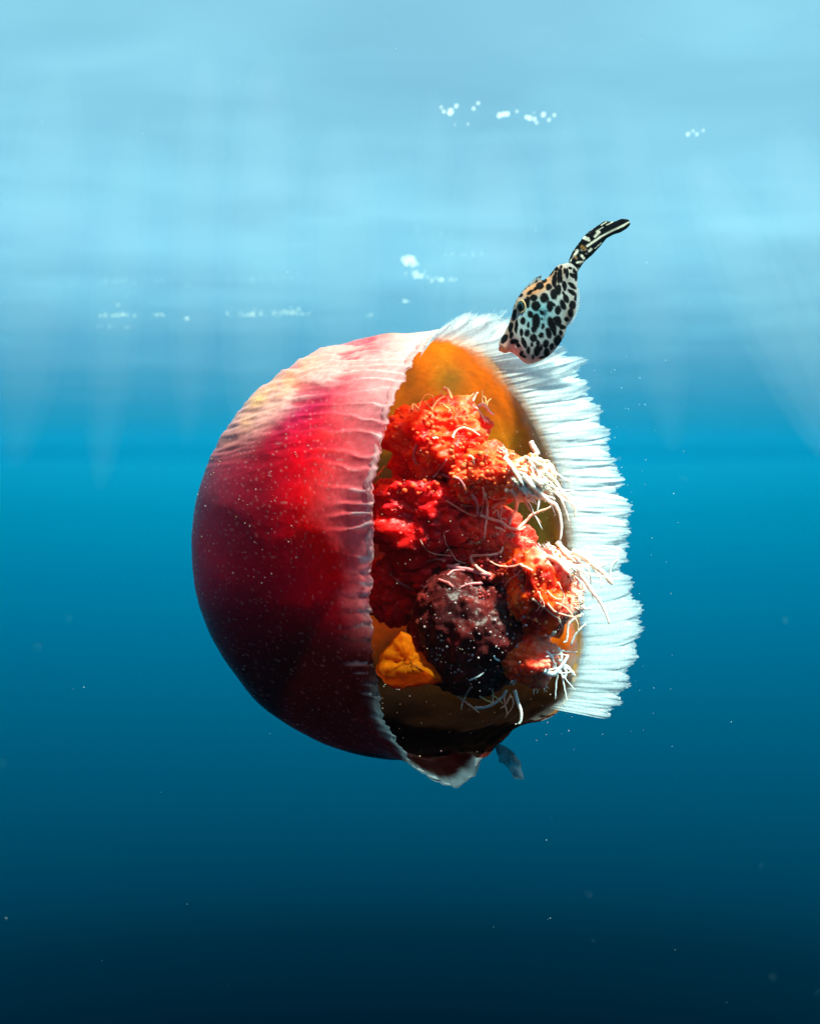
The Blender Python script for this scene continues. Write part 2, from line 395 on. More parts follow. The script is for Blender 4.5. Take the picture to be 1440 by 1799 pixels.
for k in range(NL):
    d0 = lerp(114, -66, k/NL); d1 = lerp(114, -66, (k+1)/NL)
    dm = (d0+d1)/2; w_ = (d0-d1)
    layers = 2
    vs, cs, fs = [], [], []
    for lay in range(layers):
        nu, nw = 34, 30
        ln = rnd.uniform(0.93, 1.05)*(1.0 if lay == 0 else 0.92); sk = rnd.uniform(-0.12, 0.12) + (0.5*w_/w_ if False else 0)
        tops = 1.0*sm(30, 70, dm)*sm(118, 90, dm)
        base = len(vs)
        for i in range(nu+1):
            u = i/nu
            for j in range(nw+1):
                s_ = j/nw*2-1
                # lobe outline: full width, then rounded end
                wide = 1.35 if u < 0.6 else 1.35 - 0.45*((u-0.6)/0.4)**2
                dd = dm - s_*w_*0.5*wide + (w_*0.5 if lay else 0)
                ix, iy, ox, oy = fr(dd)
                cxm, cym, oxm, oym = fr(dm + (w_*0.5 if lay else 0))
                ragged = -0.22*abs(s_)**2.6 + 0.07*noise.noise(Vector((s_*5+k*3.1, lay*7, 1.5))) + (0.06*noise.noise(Vector((s_*17+k, lay, 9))))
                uu = -0.10 + 1.10*u*ln*(1 + ragged*u)
                x = lerp(ix, ox, uu); y = lerp(iy, oy, uu)
                # direction of the tip leans a little
                x += sk*18*u*u; y += (sk*30 - tops*10)*u*u*0.7
                bell_d = ad*table(LM, dd) + ed*table(RM, dd)*math.cos(math.radians(dd))
                arch = math.sqrt(max(0, 1-s_*s_))
                dep = bell_d - 3 - table([(-60, -1.2), (-25, -1.1), (0, -0.9), (45, -1.25), (62, -0.8), (78, 0.2), (100, 0.5)], dm)*(x-ix) - 18*arch*(0.25+u) + (9 if lay else 0) + 3*nz3(s_*4+k, u*1.5, lay+3)
                stri = 0.6*noise.noise(Vector((s_*9+k*5, u*1.3, lay*2.0))) + 0.6*noise.noise(Vector((s_*23+k*5, u*1.6, lay*2.0+5)))
                dep += stri*0.7
                vs.append(W(x, y, dep))
                warm = sm(0.45, 0.0, u)
                c = mixc((0.88, 0.95, 1.0), (0.95, 0.74, 0.66), warm*(0.75 if dm > -15 else 0.3))
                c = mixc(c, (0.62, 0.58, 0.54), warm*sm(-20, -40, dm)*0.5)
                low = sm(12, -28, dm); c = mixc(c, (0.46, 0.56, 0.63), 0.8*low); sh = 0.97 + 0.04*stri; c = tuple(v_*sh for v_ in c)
                a = lerp(0.66, 0.97, sm(0.05, 0.4, u))*(1-0.25*s_**6)*(1-0.5*sm(0.80, 1.0, u + 0.10*stri)) * (0.94 + 0.08*stri)*(1 - 0.25*tops*u)
                a *= 1 - 0.14*low; a *= sm(-0.02, 0.22, u + 0.10*nz3(s_*6+k, 0, 2))
                cs.append((*c, max(0.0, min(1.0, a))))
        for i in range(nu):
            for j in range(nw):
                a0 = base + i*(nw+1)+j; fs.append((a0, a0+1, a0+nw+2, a0+nw+1))
        # loose fringe at the tip
        for q in range(48):
            j = rnd.randint(1, nw-1); i = rnd.randint(nu-9, nu-1)
            p0 = Vector(vs[base+i*(nw+1)+j]); p1 = Vector(vs[base+i*(nw+1)+j+1])
            dirv = (Vector(vs[base+i*(nw+1)+j]) - Vector(vs[base+(i-4)*(nw+1)+j])).normalized()
            side = (p1-p0).normalized(); Lh = rnd.uniform(3, 10)*S*(1+0.8*tops); wd = rnd.uniform(0.4, 1.2)*S
            bend = side*rnd.uniform(-0.5, 0.5)*Lh + Vector((0, rnd.uniform(-3, 3)*S, rnd.uniform(-0.1, 0.4)*Lh))
            b0 = len(vs)
            for sx, tt in ((-1, 0), (1, 0), (1, .55), (-1, .55)):
                p = p0 + dirv*Lh*tt + bend*tt*tt + side*wd*sx*(1-tt*.5); vs.append(tuple(p)); cs.append((0.93, 0.96, 0.98, 0.7))
            vs.append(tuple(p0 + dirv*Lh + bend)); cs.append((0.93, 0.96, 0.98, 0.35))
            fs.append((b0, b0+1, b0+2, b0+3)); fs.append((b0+3, b0+2, b0+4))
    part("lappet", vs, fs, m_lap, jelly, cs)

# ---------------------------------------------------------------- mouth arms: knobbly masses inside the bell
from mathutils.bvhtree import BVHTree
arm_tris = []
def ico(sub):
    bm = bmesh.new(); bmesh.ops.create_icosphere(bm, subdivisions=sub, radius=1.0)
    v = [tuple(x.co) for x in bm.verts]; f = [tuple(a.index for a in fc.verts) for fc in bm.faces]; bm.free(); return v, f
ICO = {k: ico(k) for k in (2, 3, 6)}
def knob(p, f):
    dist, _ = noise.voronoi(p*f); return 1 - min(1.0, dist[0]*1.25)
def mass(name, cx, cy, dep, rx, ry, rd, colf, seed, lump=0.30, knobs=0.10, kf=5.5, label=None, m=None):
    v, f = ICO[6]; vs, cs = [], []; px = []
    sd = Vector((seed*3.7, seed*1.3, seed*2.1))
    for x, y, z in v:
        p = Vector((x, y, z))
        k = 1 + lump*noise.fractal(p*1.6+sd, 0.9, 2.0, 3)
        kn = knob(p*1.0+sd, kf)
        kn2 = knob(p+sd*2, kf*2.6)
        k += knobs*kn + knobs*0.45*kn2 + 0.02*noise.noise(p*30+sd)
        X = cx + rx*x*k; Y = cy - ry*z*k; Dp = dep + rd*y*k
        vs.append(W(X, Y, Dp)); px.append((X, Y, Dp)); cs.append(colf(X, Y, Dp, kn, kn2, nz3(x*2+seed, y*2, z*2), z))
    o = part(name, vs, f, m or m_arm, jelly, cs, label=label)
    base = len(arm_all_v); arm_all_v.extend(vs); arm_all_f.extend([tuple(a+base for a in q) for q in f])
    return o
arm_all_v, arm_all_f = [], []
def c_red(X, Y, Dp, kn, kn2, g, z):
    c = mixc((0.92, 0.010, 0.006), (1.0, 0.08, 0.012), max(0, min(1, 0.45 + 0.8*kn2*kn + g)))
    c = mixc(c, (1.0, 0.18, 0.05), sm(20, 70, X-790-0.3*(Y-800))*0.7*kn + 0.5*sm(760, 700, Y)*kn)
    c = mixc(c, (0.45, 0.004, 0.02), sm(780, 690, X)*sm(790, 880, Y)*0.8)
    return (*c, 1)
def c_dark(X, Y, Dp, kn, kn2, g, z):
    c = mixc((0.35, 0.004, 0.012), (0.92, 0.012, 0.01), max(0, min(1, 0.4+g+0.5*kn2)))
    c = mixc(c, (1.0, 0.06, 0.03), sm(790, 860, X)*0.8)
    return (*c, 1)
def c_stom(X, Y, Dp, kn, kn2, g, z): return (*mixc((0.10, 0.008, 0.012), (0.3, 0.006, 0.01), max(0, min(1, 0.4+g))), 1)
def c_cream(X, Y, Dp, kn, kn2, g, z):
    c = mixc((0.93, 0.16, 0.05), (0.99, 0.50, 0.30), sm(880, 950, X + 30*g + 20*kn))
    c = mixc(c, (1.0, 0.66, 0.46), sm(915, 965, X + 20*kn)); return (*c, 1)
def c_globe(X, Y, Dp, kn, kn2, g, z):
    c = mixc((0.05, 0.006, 0.006), (0.14, 0.010, 0.009), max(0, min(1, 0.4+g)))
    c = mixc(c, (0.20, 0.06, 0.07), sm(0.72, 0.95, kn2)*0.55)
    c = mixc(c, (0.5, 0.02, 0.01), sm(880, 930, X+40*g)*0.7)
    c = mixc(c, (0.4, 0.05, 0.01), sm(740, 720, X)*0.3)
    return (*c, 1)
def c_orange(X, Y, Dp, kn, kn2, g, z):
    c = mixc((0.85, 0.02, 0.004), (1.0, 0.10, 0.008), max(0, min(1, 0.3+g*1.6+0.4*kn)))
    c = mixc(c, (0.25, 0.006, 0.008), max(0, min(1, sm(900, 870, X)*0.8 + max(0, -g*1.2))))
    c = mixc(c, (0.97, 0.62, 0.50), sm(38, 72, math.hypot((X-950)*0.9, Y-1035) + 14*kn + 10*g)*sm(1090, 1000, Y - 0.5*(X-950))*0.85*sm(915, 985, X))
    return (*c, 1)
def c_low(X, Y, Dp, kn, kn2, g, z):
    c = mixc((0.90, 0.03, 0.012), (1.0, 0.09, 0.02), max(0, min(1, 0.4+g+0.3*kn)))
    c = mixc(c, (1.0, 0.30, 0.20), sm(930, 985, X + 20*kn)*0.9)
    return (*c, 1)
mass("mouth_arm", 768, 775, -30, 88, 72, 70, c_red, 1, label="upper knobbly red mouth arm")
mass("mouth_arm", 858, 838, -75, 66, 52, 55, c_red, 2)
mass("mouth_arm", 925, 840, -115, 44, 38, 34, c_cream, 3, label="cream tipped end of the upper mouth arm")
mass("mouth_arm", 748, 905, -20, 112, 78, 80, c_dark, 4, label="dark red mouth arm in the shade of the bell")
mass("mouth_arm", 838, 925, -35, 56, 56, 50, c_dark, 5)
mass("mouth_arm", 826, 1108, -50, 106, 112, 95, c_globe, 6, lump=0.14, knobs=0.055, kf=7, label="dark purple rounded mouth arm with pale warts")
mass("mouth_arm", 952, 1032, -95, 66, 74, 60, c_orange, 7, label="bright orange red mouth arm beside the frill")
mass("mouth_arm", 880, 1000, -70, 52, 40, 45, c_orange, 8)
mass("mouth_arm", 925, 1160, -80, 56, 40, 42, c_low, 9, label="lowest pinkish red mouth arm")
mass("mouth_arm", 858, 960, -15, 78, 62, 50, c_dark, 14)
mass("mouth_arm", 800, 1010, 0, 90, 60, 60, c_dark, 15)
mass("mouth_arm", 900, 1095, -20, 60, 62, 50, c_low, 16)
mass("mouth_arm", 700, 1030, 40, 60, 62, 40, c_dark, 10)

# fine fuzz along the pale edges of the arms
def spikes(name, items, m, label=None):
    vs, cs, fs = [], [], []
    for (x, y, dep, dx, dy, Ln, wd, col) in items:
        b0 = len(vs); nx, ny = -dy, dx
        rows = 5; hh = math.hypot(dx, dy) or 1; nx /= hh; ny /= hh; ux, uy = dx/hh, dy/hh
        bend = rnd.uniform(-0.3, 0.3)
        for r_ in range(rows):
            t = r_/(rows-1); ww = wd*(1-0.75*t)
            cx_ = x + ux*Ln*t + nx*bend*Ln*t*t; cy_ = y + uy*Ln*t + ny*bend*Ln*t*t
            for q in range(4):
                a = q*math.pi/2; vs.append(W(cx_+nx*ww*math.cos(a), cy_+ny*ww*math.cos(a), dep + ww*math.sin(a) - 2*t)); cs.append(col)
        for r_ in range(rows-1):
            for q in range(4):
                k = (q+1) % 4; fs.append((b0+r_*4+q, b0+r_*4+k, b0+r_*4+4+k, b0+r_*4+4+q))
        fs.append((b0+rows*4-4, b0+rows*4-3, b0+rows*4-2, b0+rows*4-1))
    o = part(name, vs, fs, m, jelly, cs, label=label); o["kind"] = "stuff"; return o
bvh = BVHTree.FromPolygons(arm_all_v, arm_all_f)
def hit(px, py):
    d = Vector(W(px, py, 0)).normalized(); h = bvh.ray_cast(Vector((0, 0, 0)), d)
    if h[0] is None: return None
    return (h[0].y - D0)/S, h[1]
items = []
for (cx_, cy_, rr, ry_, a0, a1, n_, col) in ((985, 985, 45, 36, -150, 30, 150, (0.95, 0.62, 0.52, 1)), (980, 1035, 40, 62, -40, 90, 120, (0.95, 0.45, 0.3, 1)),
        (938, 1190, 40, 26, 10, 170, 120, (0.95, 0.55, 0.48, 1)), (880, 960, 50, 20, -170, -10, 90, (0.95, 0.4, 0.25, 1)), (800, 1225, 60, 10, 20, 160, 70, (0.5, 0.35, 0.32, 1)),
        (785, 710, 80, 20, -170, -10, 90, (0.95, 0.2, 0.06, 1)), (975, 1140, 24, 24, -60, 60, 60, (0.95, 0.6, 0.55, 1)), (925, 800, 50, 20, -170, -20, 70, (0.96, 0.6, 0.4, 1))):
    for _ in range(n_):
        a = math.radians(rnd.uniform(a0, a1)); k = rnd.uniform(0.75, 1.08)
        x, y = cx_+rr*math.cos(a)*k, cy_+ry_*math.sin(a)*k; h = hit(x, y)
        if h is None: continue
        items.append((x, y, h[0]-1, math.cos(a)+rnd.uniform(-.5, .5), math.sin(a)+rnd.uniform(-.5, .5), rnd.uniform(4, 11), rnd.uniform(0.5, 1.3), col))
spikes("arm_fuzz", items, m_fil)

# small pale warts over the arms
vs, cs, fs = [], [], []
v3, f3 = ICO[2]
for (cx_, cy_, rx_, ry_, n_, col, r0, r1) in ((830, 1110, 95, 100, 110, (0.34, 0.24, 0.26, 1), 1.0, 3.2), (780, 790, 95, 80, 130, (1.0, 0.10, 0.03, 1), 2.0, 6.0),
        (860, 830, 70, 50, 130, (1.0, 0.16, 0.05, 1), 2.0, 5.5), (925, 830, 42, 36, 80, (1.0, 0.62, 0.45, 1), 2, 5.5), (750, 900, 100, 70, 60, (0.9, 0.06, 0.06, 1), 1, 4),
        (955, 1030, 60, 70, 90, (0.95, 0.2, 0.06, 1), 1.5, 4), (880, 1010, 40, 40, 60, (0.5, 0.06, 0.06, 1), 2, 5)):
    for _ in range(n_):
        x, y = cx_+rx_*rnd.uniform(-1, 1), cy_+ry_*rnd.uniform(-1, 1); h = hit(x, y)
        if h is None: continue
        rr = rnd.uniform(r0, r1)*rnd.uniform(.6, 1); b0 = len(vs)
        j = rnd.uniform(0.75, 1.1); cc = tuple(min(1, c_*j) for c_ in col[:3])+(1,)
        for (a, b_, c_) in v3: vs.append(W(x+a*rr, y+b_*rr*rnd.uniform(.93, 1.07), h[0]+c_*rr-rr*0.3)); cs.append(cc)
        fs += [tuple(q+b0 for q in f_) for f_ in f3]
w_o = part("arm_wart", vs, fs, m_wart, jelly, cs); w_o["kind"] = "stuff"

# ---------------------------------------------------------------- filaments
def tube(name, pts, w0, w1, col, dep=None, m=None, parent=None, front=4.0, clubs=False):
    P = []
    # Catmull-Rom through the points
    q = [pts[0]] + pts + [pts[-1]]
    for i in range(1, len(q)-2):
        for s_ in range(7):
            t = s_/7; a, b_, c_, d_ = q[i-1], q[i], q[i+1], q[i+2]
            P.append(tuple(0.5*((2*b_[k]) + (-a[k]+c_[k])*t + (2*a[k]-5*b_[k]+4*c_[k]-d_[k])*t*t + (-a[k]+3*b_[k]-3*c_[k]+d_[k])*t**3) for k in (0, 1)))
    P.append(pts[-1])
    deps = []
    for (x, y) in P:
        if dep is not None: deps.append(dep); continue
        h = hit(x, y); deps.append(None if h is None else h[0]-front)
    known = [d for d in deps if d is not None]
    fb = (sum(known)/len(known)+10) if known else 30
    deps = [d if d is not None else fb for d in deps]
    for _ in range(6): deps = [min(deps[i]+1.0, (deps[max(0, i-1)]+deps[i]+deps[min(len(deps)-1, i+1)])/3) for i in range(len(deps))]
    sd = rnd.uniform(0, 99); vs, cs, fs = [], [], []; ns = 8
    for i, (x, y) in enumerate(P):
        x += 0.9*noise.noise(Vector((i*0.3, sd, 0))); y += 0.9*noise.noise(Vector((i*0.3, sd, 5)))
        x0, y0 = P[max(0, i-1)]; x1, y1 = P[min(len(P)-1, i+1)]
        dx, dy = x1-x0, y1-y0; hh = math.hypot(dx, dy) or 1; nx, ny = -dy/hh, dx/hh
        t = i/(len(P)-1); r_ = lerp(w0, w1, t)*0.5*(1+0.16*noise.noise(Vector((i*0.45, sd, 2))))
        if i == len(P)-1: r_ *= 0.35
        if i == len(P)-2: r_ *= 0.85
        for k in range(ns):
            a = 2*math.pi*k/ns; vs.append(W(x+nx*r_*math.cos(a), y+ny*r_*math.cos(a), deps[i]+r_*math.sin(a)))
            j = 0.9+0.15*noise.noise(Vector((i*0.5, k, sd))); cs.append((col[0]*j, col[1]*j, col[2]*j, 1))
    for i in range(len(P)-1):
        for k in range(ns):
            k2 = (k+1) % ns; fs.append((i*ns+k, i*ns+k2, (i+1)*ns+k2, (i+1)*ns+k))
    fs.append(tuple(range(ns-1, -1, -1))); fs.append(tuple((len(P)-1)*ns+k for k in range(ns)))
    return part(name, vs, fs, m or m_fil, parent or jelly, cs)
RP = (1.0, 0.34, 0.26); PK = (1.0, 0.46, 0.36); CR_ = (1.0, 0.84, 0.74); DL = (0.62, 0.22, 0.24); RD = (0.90, 0.22, 0.15); WH = (0.86, 0.88, 0.90); OR_ = (0.95, 0.45, 0.2); DR = (0.5, 0.12, 0.12)
ZOOMS = {'a': (640, 560, 3.6), 'b': (640, 900, 4.8), 'c': (860, 920, 5.143), 'd': (760, 740, 5.143), 'e': (700, 1200, 4.8)}
FIL = [
 ('d', 5, 3, PK, [(180,150),(210,90),(280,60),(340,75),(380,100),(430,130)]), ('d', 5, 4, PK, [(320,315),(355,325),(375,390)]),
 ('d', 9, 3, CR_, [(640,325),(700,390),(760,480),(810,570),(870,650),(910,700),(935,755)]),
 ('d', 10, 4, CR_, [(820,490),(880,570),(960,640),(1050,720),(1110,760),(1150,860),(1160,960),(1150,1080)]),
 ('d', 10, 5, CR_, [(900,500),(980,580),(1060,650),(1100,720)]), ('d', 9, 4, CR_, [(1000,450),(1080,520),(1140,590),(1170,660)]),
 ('d', 7, 4, CR_, [(1030,590),(1120,640),(1210,690),(1265,760),(1290,820),(1275,865)]), ('d', 4, 3, CR_, [(1155,660),(1170,700),(1180,735)]),
 ('d', 9, 5, PK, [(700,620),(760,700),(750,790),(710,870),(690,940)]), ('d', 8, 3, CR_, [(800,600),(850,670),(910,740)]), ('d', 6, 5, CR_, [(880,660),(960,680),(1040,720)]),
 ('d', 6, 5, PK, [(430,850),(520,880),(610,910),(690,960),(760,980),(810,975),(830,950)]), ('d', 6, 3, PK, [(770,970),(830,910),(890,850),(970,810),(1030,790),(1065,765)]),
 ('d', 6, 3, PK, [(470,650),(490,740),(490,850),(475,950),(465,1070)]), ('d', 5, 4, PK, [(530,780),(590,745),(660,738)]), ('d', 5, 4, PK, [(560,960),(600,970),(660,995)]),
 ('d', 6, 5, DL, [(80,480),(160,510),(220,515),(265,560),(300,660)]), ('d', 5, 4, DL, [(0,510),(60,440),(110,370),(125,335)]), ('d', 5, 4, PK, [(0,155),(28,150),(55,152)]),
 ('d', 4, 4, RD, [(120,720),(220,780),(320,840),(400,860)]), ('d', 4, 4, RD, [(250,760),(370,770),(500,775)]), ('d', 6, 5, DL, [(350,660),(395,740),(405,860)]),
 ('d', 5, 3, PK, [(540,830),(580,800),(600,870),(670,885)]), ('d', 9, 3, CR_, [(1120,1090),(1180,1160),(1240,1230),(1295,1275)]),
 ('b', 8, 7, DL, [(700,460),(800,470),(900,490),(1000,520),(1070,530)]), ('b', 4, 4, PK, [(690,455),(750,450),(805,438)]), ('b', 4, 5, DL, [(700,530),(760,490),(850,490)]),
 ('b', 4, 7, PK, [(1165,290),(1150,335),(1080,360),(1000,365),(905,370),(910,420),(970,480),(1040,530)]), ('b', 4, 6, DL, [(810,630),(900,605),(1000,600)]),
 ('b', 6, 5, DR, [(620,570),(690,590),(750,630)]), ('b', 5, 5, DR, [(210,500),(270,570),(340,620),(400,650)]), ('b', 4, 4, DR, [(520,415),(600,395),(690,405)]),
 ('b', 6, 4, PK, [(1310,440),(1370,470),(1420,495)]), ('b', 3, 4, WH, [(1090,1210),(1110,1240),(1140,1250)]), ('b', 3, 4, WH, [(1330,968),(1350,955),(1375,955)]),
 ('b', 4, 3, (0.3, 0.33, 0.36), [(880,1420),(950,1390),(1010,1350)]),
 ('c', 10, 4, PK, [(510,300),(590,330),(670,400),(730,470),(775,530)]), ('c', 10, 4, CR_, [(620,170),(680,260),(780,345)]),
 ('c', 12, 9, CR_, [(740,250),(850,300),(940,380),(1030,450),(1110,550)]), ('c', 6, 4, CR_, [(860,310),(940,370),(1030,380),(1035,340)]),
 ('c', 10, 4, (0.92, 0.74, 0.70), [(720,380),(800,430),(860,520),(930,620),(990,700),(1040,800),(1080,910)]), ('c', 5, 5, WH, [(1155,320),(1110,370),(1085,430),(1090,500)]),
 ('c', 6, 5, WH, [(820,600),(810,700),(820,790),(840,830)]), ('c', 5, 4, (0.85, 0.75, 0.68), [(840,825),(760,860),(710,920),(700,1010),(690,1060),(665,1075)]),
 ('c', 5, 4, (0.6, 0.64, 0.64), [(870,910),(800,970),(760,1030),(730,1100)]), ('c', 5, 5, WH, [(830,750),(870,770),(930,760)]), ('c', 6, 6, CR_, [(500,1010),(550,1015),(600,970)]),
 ('c', 11, 6, WH, [(490,1330),(570,1360),(640,1300),(710,1190)]), ('c', 6, 5, WH, [(620,1120),(645,1180),(640,1240),(610,1220)]), ('c', 6, 5, WH, [(670,1400),(690,1340),(660,1290)]),
 ('c', 5, 5, WH, [(660,1270),(720,1310),(760,1370),(740,1360)]), ('c', 2, 1.2, PK, [(430,610),(480,700),(490,750),(450,800)]),
 ('e', 5, 6, (0.55, 0.62, 0.68), [(910,60),(860,130),(780,185),(700,210),(640,205)]), ('e', 7, 4, (0.80, 0.78, 0.78), [(975,60),(1000,150),(1030,240),(1030,310),(1010,350),(975,350)]),
 ('e', 5, 3, (0.8, 0.35, 0.28), [(500,110),(590,180),(680,250)]), ('e', 4, 3, OR_, [(680,110),(730,140),(790,165)]), ('e', 3, 2, OR_, [(780,100),(830,130),(880,175)]),
 ('a', 7, 7, OR_, [(495,440),(525,450),(550,510)]), ('a', 4, 4, OR_, [(430,570),(460,520),(510,490)]), ('a', 5, 5, OR_, [(300,580),(310,540),(345,575)]),
 ('a', 5, 4, PK, [(685,520),(700,490),(718,465)]), ('a', 7, 4, PK, [(720,550),(755,545),(790,590),(820,608)]), ('a', 5, 3, PK, [(700,560),(740,610),(765,660)]),
 ('a', 3, 3, PK, [(745,620),(765,640),(785,655)]), ('a', 4, 3, RD, [(205,570),(220,580),(225,600)]), ('a', 5, 4, DL, [(330,800),(310,860),(330,930)]),
 ('a', 4, 3, PK, [(80,1000),(105,965),(130,930)]), ('d', 9, 12, CR_, [(880,180),(905,230),(950,310)]), ('d', 3, 8, CR_, [(1000,360),(960,340),(930,350)]),
]
for z, w0, w1, col, pts in FIL:
    ox, oy, k = ZOOMS[z]
    tube("filament", [(ox+x/k, oy+y/k) for x, y in pts], w0*1.0, w1*0.9, col)

# finer strands that fan out from the pale tips
rnd = random.Random(23)
for (cx_, cy_, spx, spy, a0, a1, L0, L1, n_, col) in ((930, 830, 34, 26, 20, 75, 45, 110, 15, CR_), (870, 880, 50, 30, 60, 160, 40, 90, 5, RP), (1000, 985, 28, 20, 0, 70, 35, 85, 12, CR_), (850, 985, 70, 24, 120, 220, 35, 85, 5, RP),
        (965, 1165, 20, 26, -30, 80, 25, 60, 9, WH), (800, 715, 70, 12, -130, -50, 15, 32, 7, OR_), (960, 1060, 25, 40, 20, 80, 35, 80, 6, PK), (860, 1215, 50, 8, 50, 150, 20, 50, 5, PK)):
    for _ in range(n_):
        x, y = cx_+rnd.uniform(-spx, spx), cy_+rnd.uniform(-spy, spy); a = math.radians(rnd.uniform(a0, a1)); Ln = rnd.uniform(L0, L1)
        pts = [(x, y)]; turn = rnd.uniform(-0.25, 0.35)
        for k in range(4):
            x += math.cos(a)*Ln/4; y += math.sin(a)*Ln/4; a += turn + rnd.uniform(-0.35, 0.35); pts.append((x, y))
        w_ = rnd.uniform(2.4, 5.0); tube("filament", pts, w_, w_*0.45, col)

# ---------------------------------------------------------------- membranes: orange pouch, red pouch, torn rim flap
m_pouch = flesh("pouch_tissue", transl=0.75, transp=0.1, rough=0.4, bump=0.2, bscale=300, tr_tint='pigment')
def sheet(name, outline, dep, col, seed, thick=8, bulge=18, m=None, label=None, alpha=None):
    """an irregular membrane: rings shrinking from the outline to its middle, front and back"""
    n0 = len(outline); pts = []
    for i in range(n0):
        x0, y0 = outline[i]; x1, y1 = outline[(i+1) % n0]
        for s_ in range(6): pts.append((lerp(x0, x1, s_/6), lerp(y0, y1, s_/6)))
    cx_ = sum(p[0] for p in pts)/len(pts); cy_ = sum(p[1] for p in pts)/len(pts); M_ = len(pts); Rg = 12
    vs, cs, fs = [], [], []
    for side in (-1, 1):
        b0 = len(vs)
        for r_ in range(Rg):
            k = 1 - r_/Rg
            for i, (x, y) in enumerate(pts):
                jx = 3*noise.noise(Vector((x*0.09, y*0.09, seed))); jy = 3*noise.noise(Vector((x*0.09, y*0.09, seed+4)))
                X, Y = cx_+(x-cx_)*k+jx, cy_+(y-cy_)*k+jy
                h_ = math.sqrt(max(0, 1-k*k)); fd = 9*nz3(X*0.02, Y*0.035, seed, 1, 3)
                vs.append(W(X, Y, dep + side*thick*h_ - bulge*h_ + fd)); j = 0.85+0.4*nz3(X*0.03, Y*0.06, seed+9)
                a = 1 if alpha is None else alpha*(0.8+0.5*nz3(X*0.03, Y*0.03, seed))*sm(0, 0.35, h_)
                cs.append((col[0]*j, col[1]*j, col[2]*j, max(0.05, min(1, a))))
        for r_ in range(Rg-1):
            for i in range(M_):
                k = (i+1) % M_; q = (b0+r_*M_+i, b0+r_*M_+k, b0+(r_+1)*M_+k, b0+(r_+1)*M_+i); fs.append(q if side < 0 else q[::-1])
        vs.append(W(cx_, cy_, dep+side*thick-bulge)); cs.append((*col, 1 if alpha is None else alpha)); c0 = len(vs)-1
        for i in range(M_):
            k = (i+1) % M_; q = (b0+(Rg-1)*M_+i, b0+(Rg-1)*M_+k, c0); fs.append(q if side < 0 else q[::-1])
    for i in range(M_):
        k = (i+1) % M_; h0 = Rg*M_+1; fs.append((i, h0+i, h0+k, k))
    return part(name, vs, fs, m or m_pouch, jelly, cs, label=label)
sheet("pouch", [(705,1106),(722,1118),(732,1142),(752,1150),(768,1172),(778,1200),(740,1204),(700,1212),(672,1200),(660,1178),(668,1150),(690,1122)], -95, (1.0, 0.24, 0.004), 3, label="glowing orange pouch low inside the bell")
m_flap = flesh("flap_tissue", transl=0.5, rough=0.3, use_alpha=True)
sheet("torn_flap", [(866,1306),(884,1308),(902,1320),(914,1340),(921,1368),(905,1370),(890,1350),(876,1338),(872,1322)], -40, (0.10, 0.14, 0.17), 6, thick=4, bulge=5, m=m_flap, alpha=0.75, label="small dark torn flap trailing under the bell")

# ================================================================ the small fish
FZ = lambda x, y: (820 + x/4.5, 360 + y/4.5)
fish = thing("filefish", "small spotted filefish with a long dark tail nosing at the white frill", "fish", W(920, 560, -72))
m_fish = flesh("fish_skin", transl=0.4, transp=0.04, rough=0.35, gloss=0.35, bump=0.3, bscale=1500)
m_fin = flesh("fish_fin", transl=0.6, rough=0.4, use_alpha=True)
BODY = [((250,1106),(262,1150)),((262,1068),(292,1172)),((296,1010),(345,1166)),((328,945),(392,1192)),((350,880),(470,1255)),((366,810),(562,1240)),((386,757),(650,1190)),
        ((424,702),(722,1112)),((484,652),(764,1040)),((562,608),(798,944)),((630,578),(846,872)),((668,533),(862,790)),((712,483),(868,692)),((762,466),(872,602)),((800,455),(876,532)),((808,432),(884,512))]
TAIL = [((804,440),(884,512)),((826,385),(925,452)),((858,335),(962,418)),((898,282),(992,392)),((950,222),(1044,335)),((1010,178),(1096,272)),((1050,152),(1128,250)),((1092,128),(1164,232)),((1160,132),(1214,216)),((1222,110),(1268,180)),((1278,116),(1290,152))]
